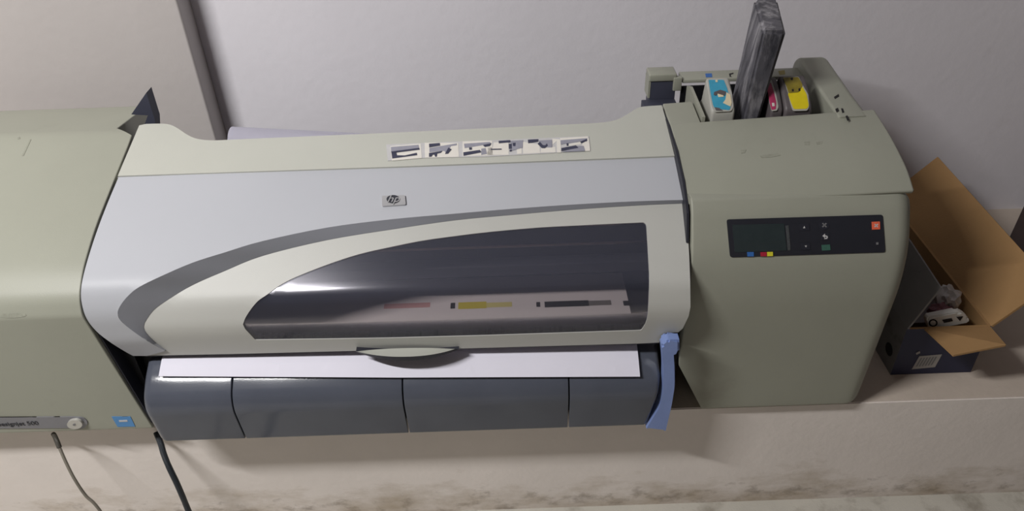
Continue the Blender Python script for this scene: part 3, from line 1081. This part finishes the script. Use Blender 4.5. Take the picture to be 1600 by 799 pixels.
# ------------------------------------------------------------------ ink cartridges
def cartridge(label, xl, w, ybot, ytop, zb, zt, mats, tops, leaning=0.0):
    """xl: left x; the label face runs from (ybot, zb) up to (ytop, zt)."""
    root = thing('ink_cartridge', (xl + w / 2, (ybot + ytop) / 2, 0.2935), label, 'ink cartridge', 'ink cartridges standing in the open ink bay')
    bm = new_bm()
    P = [(ytop + 0.04, 0.2935), (ytop + 0.04, zt - 0.055, 0.006), (ytop + 0.012, zt - 0.035, 0.006), (ytop + 0.003, zt + 0.0005, 0.004), ((ybot + ytop) / 2, (zb + zt) / 2 + 0.003, 0.02), (ybot, zb, 0.006), (ybot - 0.001, 0.34), (ybot + 0.004, 0.2935)]
    loft(bm, P, xl, xl + w, 0.004, 0.004)
    finish('shell', bm, mats[0], root, recalc=False)
    S = Surf(P[3:6])
    return root, S


def lab(root, S, polys, mats, name='ink_label'):
    bm = new_bm()
    for mi, q in polys:
        patch(bm, S, q, off=0.0005 + 0.0004 * (mi if mi < 4 else 3), mi=mi, thick=0.0004)
    return finish(name, bm, mats, root, smooth=False)


K = 7.264
zk = lambda *p: [(1070 + x / K, 90 + y / K) for x, y in p]
rc, S = cartridge('ink cartridge with torn cyan blue label, leftmost in the open bay', 0.2655, 0.0315, 0.166, 0.212, 0.378, 0.4035, [M_cartside], None)
lab(rc, S, [(0, roundpoly(zk((255, 243), (470, 243), (530, 390), (552, 560), (525, 612), (335, 622), (308, 560), (275, 380)), 3)),
            (1, roundpoly(zk((268, 258), (440, 258), (478, 350), (500, 440), (440, 505), (520, 560), (505, 600), (400, 590), (335, 575), (318, 540), (290, 400)), 1.5)),
            (2, zk((470, 400), (515, 430), (530, 520), (515, 560), (430, 520), (460, 480))),
            (2, zk((365, 410), (430, 420), (440, 450), (380, 455))),
            (3, zk((330, 400), (400, 375), (465, 395), (450, 440), (370, 415), (350, 440), (325, 430))),
            (3, zk((335, 570), (390, 580), (430, 610), (350, 605))),
            (2, zk((345, 262), (368, 260), (372, 284), (348, 286)))], [M_cartside, M_cyan, M_cream2, M_cartdark])
rm, S = cartridge('ink cartridge with magenta label half hidden by the black block', 0.3440, 0.0165, 0.168, 0.212, 0.376, 0.4015, [M_cartdark], None)
lab(rm, S, [(0, roundpoly(zk((930, 250), (985, 255), (1030, 400), (1062, 560), (1045, 605), (985, 610), (960, 520)), 2)),
            (1, roundpoly(zk((925, 300), (975, 290), (1010, 400), (1035, 510), (1030, 590), (985, 598), (965, 530), (945, 420)), 1.5)),
            (2, zk((985, 520), (1012, 520), (1018, 555), (990, 560)))], [M_cartside, M_magenta, M_lwhite])
ry, S = cartridge('ink cartridge with bright yellow label stained dark at its top end', 0.3615, 0.036, 0.166, 0.212, 0.377, 0.403, [M_cartdark], None)
lab(ry, S, [(0, roundpoly(zk((1110, 225), (1290, 215), (1340, 320), (1400, 420), (1410, 560), (1390, 605), (1225, 610), (1195, 520), (1170, 400)), 3)),
            (1, roundpoly(zk((1165, 410), (1330, 330), (1380, 420), (1405, 550), (1385, 585), (1235, 590), (1205, 520)), 3)),
            (2, roundpoly(zk((1110, 235), (1285, 228), (1335, 320), (1320, 350), (1290, 400), (1175, 410), (1150, 330)), 2)),
            (3, zk((1195, 240), (1225, 235), (1222, 265), (1200, 262))), (3, zk((1210, 370), (1230, 365), (1232, 390), (1214, 392))), (3, zk((1285, 362), (1305, 355), (1306, 385), (1288, 390)))], [M_cartside, M_yellow, M_olive, M_smear])

# tall scuffed black block wedged in the bay
bm = new_bm()
fb = [at(1168, 192, y=0.172), at(1197, 190, y=0.172)]
lowl = Vector((0.306, 0.176, 0.336)); lowr = Vector((0.329, 0.176, 0.336))
tfl, tfr = at(1192, 49, z=0.478), at(1229, 49, z=0.476)
tbl, tbr = at(1179, -3, z=0.478), at(1216, -3, z=0.476)
ax = ((tfl + tfr) / 2 - (lowl + lowr) / 2)
dpt = ((tbl + tbr) / 2 - (tfl + tfr) / 2) * 0.72
lowl = at(1160, 187, y=0.174); lowr = at(1187, 187, y=0.174)
k = -0.32
lowl = lowl + (lowl - tfl) * 0.3; lowr = lowr + (lowr - tfr) * 0.3
A = [lowl, lowr, tfr, tfl]
B = [lowl + Vector((0.0, 0.062, 0)), lowr + Vector((0.0, 0.062, 0)), tbr, tbl]
va = [bm.verts.new(p) for p in A]
vb = [bm.verts.new(p) for p in B]
bm.faces.new(va); bm.faces.new(vb[::-1])
for i in range(4):
    bm.faces.new((va[i - 1], va[i], vb[i], vb[i - 1]))
bmesh.ops.recalc_face_normals(bm, faces=bm.faces[:])
bmesh.ops.bevel(bm, geom=bm.edges[:], offset=0.004, segments=3, affect='EDGES')
blk = finish('black_block', bm, M_block)
tag(blk, 'tall scuffed black block wedged leaning in the ink bay beside the cyan cartridge', 'block')

# ------------------------------------------------------------------ cardboard box at the right
BX0, BX1, BY0, BY1, BH, T = 0.549, 0.667, 0.052, 0.40, 0.090, 0.004
boxr = thing('cardboard_box', ((BX0 + BX1) / 2, (BY0 + BY1) / 2, 0), 'open cardboard box with navy front and raised kraft flaps beside the printer', 'cardboard box')
bm = new_bm()
box(bm, (BX0, BY0, 0.0005), (BX1, BY1, T))
box(bm, (BX0, BY0, T), (BX0 + T, BY1, BH))
box(bm, (BX1 - T, BY0, T), (BX1, BY1, BH))
box(bm, (BX0 + T, BY0, T), (BX1 - T, BY0 + T, BH - 0.001))
box(bm, (BX0 + T, BY1 - T, T), (BX1 - T, BY1, BH))
for fc in bm.faces:
    c = fc.calc_center_median()
    n = fc.normal
    fc.normal_update()
    if c.y < BY0 + 0.0005:
        fc.material_index = 2
    elif c.x < BX0 + 0.0005 or c.x > BX1 - 0.0005:
        fc.material_index = 1
finish('carton', bm, [M_kraft, M_cartongrey, M_cartonnavy], boxr, smooth=False)


def flap(name, hinge, outer, thick, mats):
    bm = new_bm()
    p = [Vector(v) for v in (hinge[0], hinge[1], outer[1], outer[0])]
    n = (p[1] - p[0]).cross(p[3] - p[0]).normalized()
    prism(bm, p, n * thick, 0)
    bm.normal_update()
    return finish(name, bm, mats, boxr, smooth=False)


tb = at(1465, 245, y=0.40)
tf = at(1644, 444, y=0.052)
f1 = flap('flap', [(BX1, BY0, BH), (BX1, BY1, BH)], [(tf.x, BY0, tf.z), (tb.x, BY1, tb.z)], 0.0035, M_kraft)
f1['label'] = 'big kraft side flap folded out to the right'
ff0, ff1 = at(1490, 555, y=-0.005), at(1572, 539, y=-0.005)
f2 = flap('flap', [(BX0 + 0.025, BY0, BH), (BX1 - 0.002, BY0, BH)], [ff0, ff1], 0.003, M_kraft)
f2['label'] = 'small kraft front flap folded down'
fl = flap('flap', [(BX0, BY0, BH), (BX0, BY1 - 0.02, BH)], [(BX0 + 0.022, BY0 - 0.004, 0.166), (BX0 + 0.022, 0.30, 0.185)], 0.003, M_cartongrey)
fl['label'] = 'grey printed flap standing up'
bm = new_bm()
f = lambda px, py: at(px, py, y=BY0 - 0.0006)
flatpatch(bm, f, [(1436.5, 557), (1472, 554), (1461, 574), (1424.5, 577.5)], 0)
f = lambda px, py: at(px, py, y=BY0 - 0.0009)
for k in range(6):
    u = 0.1 + 0.14 * k
    a0, a1 = Vector((1435.5, 560)).lerp(Vector((1468.5, 557.2)), u), Vector((1427.5, 573.5)).lerp(Vector((1460.5, 570.5)), u)
    flatpatch(bm, f, [(a0.x, a0.y), (a0.x + 2.2, a0.y), (a1.x + 2.2, a1.y), (a1.x, a1.y)], 1)
flatpatch(bm, f, [(1431, 552), (1437, 549), (1438, 552), (1432, 555)], 0)
finish('shipping_label', bm, [M_label, M_grey], boxr, smooth=False)
bm = new_bm()
f = lambda px, py: at(px, py, x=BX0 - 0.0006)
flatpatch(bm, f, [(1389 + 5.5 * math.cos(a) + 1.5 * math.sin(a), 546 + 11 * math.sin(a)) for a in [2 * math.pi * k / 16 for k in range(16)]], 0)
finish('printed_mark', bm, M_black, boxr, smooth=False)

# what lies in the box
bm = new_bm()
tabp = roundpoly([(1448, 497), (1500, 489), (1514, 497), (1514, 506), (1452, 518)], [6, 6, 5, 4, 6], 4)
f = lambda px, py: at(px, py, y=0.066)
P3 = [at(px, py, y=0.062) for px, py in tabp]
prism(bm, P3, (0, 0.012, 0))
bmesh.ops.bevel(bm, geom=[e for e in bm.edges if abs(e.verts[0].co.y - e.verts[1].co.y) < 1e-5], offset=0.0025, segments=2, affect='EDGES')
f = lambda px, py: at(px, py, y=0.0613)
flatpatch(bm, f, [(1458 + 7 * math.cos(a), 505 + 6 * math.sin(a)) for a in [2 * math.pi * k / 20 for k in range(20)]], 1)
f2_ = lambda px, py: at(px, py, y=0.0609)
flatpatch(bm, f2_, [(1458 + 4.6 * math.cos(a), 505 + 3.9 * math.sin(a)) for a in [2 * math.pi * k / 20 for k in range(20)]], 0)
flatpatch(bm, f, [(1472, 500), (1487, 497.5), (1489, 502), (1475, 505)], 1)
flatpatch(bm, f, [(1494, 495.5), (1505, 494.5), (1500, 502)], 1)
tab = finish('ink_carton', bm, [M_lwhite, M_smear])
tag(tab, 'white rounded carton end with dark circle, bar and triangle signs in the cardboard box', 'carton')
random.seed(5)


def crumple(name, c, r, m, label, sq=(1, 1, 1)):
    bm = new_bm()
    bmesh.ops.create_icosphere(bm, subdivisions=3, radius=1.0)
    for v in bm.verts:
        n = v.co.normalized()
        k = 1 + 0.22 * math.sin(7 * n.x + 3 * n.z) * math.cos(6 * n.y) + 0.10 * random.uniform(-1, 1)
        v.co = Vector((n.x * k * r * sq[0], n.y * k * r * sq[1], n.z * k * r * sq[2])) + Vector(c)
    o = finish(name, bm, m, None, sharp=25)
    return tag(o, label, 'packing')


crumple('plastic_wrapper', at(1479, 466, y=0.115), 0.019, M_bag, 'crumpled white plastic wrapper deep in the cardboard box', (0.9, 1, 0.9))
crumple('paper_scrap', at(1468, 487, y=0.095), 0.013, M_pink, 'dull pink crumpled scrap behind the white carton end in the box', (1.3, 0.9, 0.9))
bm = new_bm(); box(bm, (BX0 + T + 0.001, 0.125, T + 0.0005), (BX1 - T - 0.001, 0.39, 0.035)); o = finish('packing_insert', bm, M_cartdark, smooth=False)
tag(o, 'dark grey packing piece lying at the bottom of the cardboard box', 'packing')

# dark brown thing at the right border
bm = new_bm()
e0, e1 = at(1576, 374, z=0.03), at(1600, 322, z=0.03)
ed = (e1 - e0).normalized()
p0, p1 = e0 - ed * 0.05, e0 + ed * ((0.468 - e0.y) / ed.y)
base = [Vector((p.x, p.y, 0.0005)) for p in (p0, p0 + Vector((0.22, 0, 0)), Vector((p0.x + 0.22 + p1.x - p0.x, p1.y, 0)), p1)]
prism(bm, base, (0.0, 0.0, 0.0295))
bmesh.ops.bevel(bm, geom=bm.edges[:], offset=0.002, segments=2, affect='EDGES')
o = finish('brown_case', bm, M_brown)
tag(o, 'flat dark brown case cut off by the right picture edge behind the kraft flap', 'case')

# ------------------------------------------------------------------ cables
def smooth3(pts, n=8):
    P = [Vector(p) for p in pts]
    out = []
    for i in range(len(P) - 1):
        p0, p1, p2, p3 = P[max(0, i - 1)], P[i], P[i + 1], P[min(len(P) - 1, i + 2)]
        for k in range(n):
            t = k / n
            out.append(0.5 * ((2 * p1) + (p2 - p0) * t + (2 * p0 - 5 * p1 + 4 * p2 - p3) * t * t + (3 * p1 - p0 - 3 * p2 + p3) * t ** 3))
    return out + [P[-1]]


cb = thing('data_cable', at(85, 680, y=-0.012), 'thin grey cable hanging from below the left end of the printer', 'cable')
pts = [at(83.5, 679, y=-0.022), at(85.5, 682, y=-0.028), at(89, 690, y=-0.036), at(93, 700, y=-0.042), at(104, 725, y=-0.053), at(117, 750, y=-0.062), at(134, 775, y=-0.068), at(158, 801, y=-0.075)]
end = pts[-1]
pts += [Vector((end.x + 0.03, -0.10, FLOOR_Z + 0.004)), Vector((end.x + 0.08, -0.20, FLOOR_Z + 0.003)), Vector((end.x + 0.05, -0.45, FLOOR_Z + 0.003)), Vector((end.x - 0.15, -0.80, FLOOR_Z + 0.003)), Vector((end.x - 0.6, -1.1, FLOOR_Z + 0.003))]
pts = [Vector((p.x, p.y, max(p.z, FLOOR_Z + 0.0028))) for p in pts]
bm = new_bm(); tube(bm, smooth3(pts), 0.0021, 8); finish('wire', bm, M_wire, cb)
bm = new_bm(); tube(bm, smooth3(pts[:4], 4), 0.0032, 10); finish('strain_relief', bm, M_wiredark, cb)
pts = [at(244, 676, y=-0.004), at(251, 693, y=-0.016), at(256, 710, y=-0.028), at(264, 730, y=-0.040), at(276, 755, y=-0.05), at(286, 778, y=-0.056), at(295, 800, y=-0.06)]
end = pts[-1]
pts += [Vector((end.x + 0.015, -0.085, FLOOR_Z + 0.006)), Vector((end.x + 0.04, -0.18, FLOOR_Z + 0.005)), Vector((end.x + 0.02, -0.45, FLOOR_Z + 0.005)), Vector((end.x - 0.2, -0.85, FLOOR_Z + 0.005)), Vector((end.x - 0.7, -1.2, FLOOR_Z + 0.005))]
pts = [Vector((p.x, p.y, max(p.z, FLOOR_Z + 0.005))) for p in pts]
bm = new_bm(); tube(bm, smooth3(pts), 0.0041, 10); o = finish('power_cable', bm, M_cable)
tag(o, 'thick black power cable hanging down between the left housing and the dark tray', 'cable')
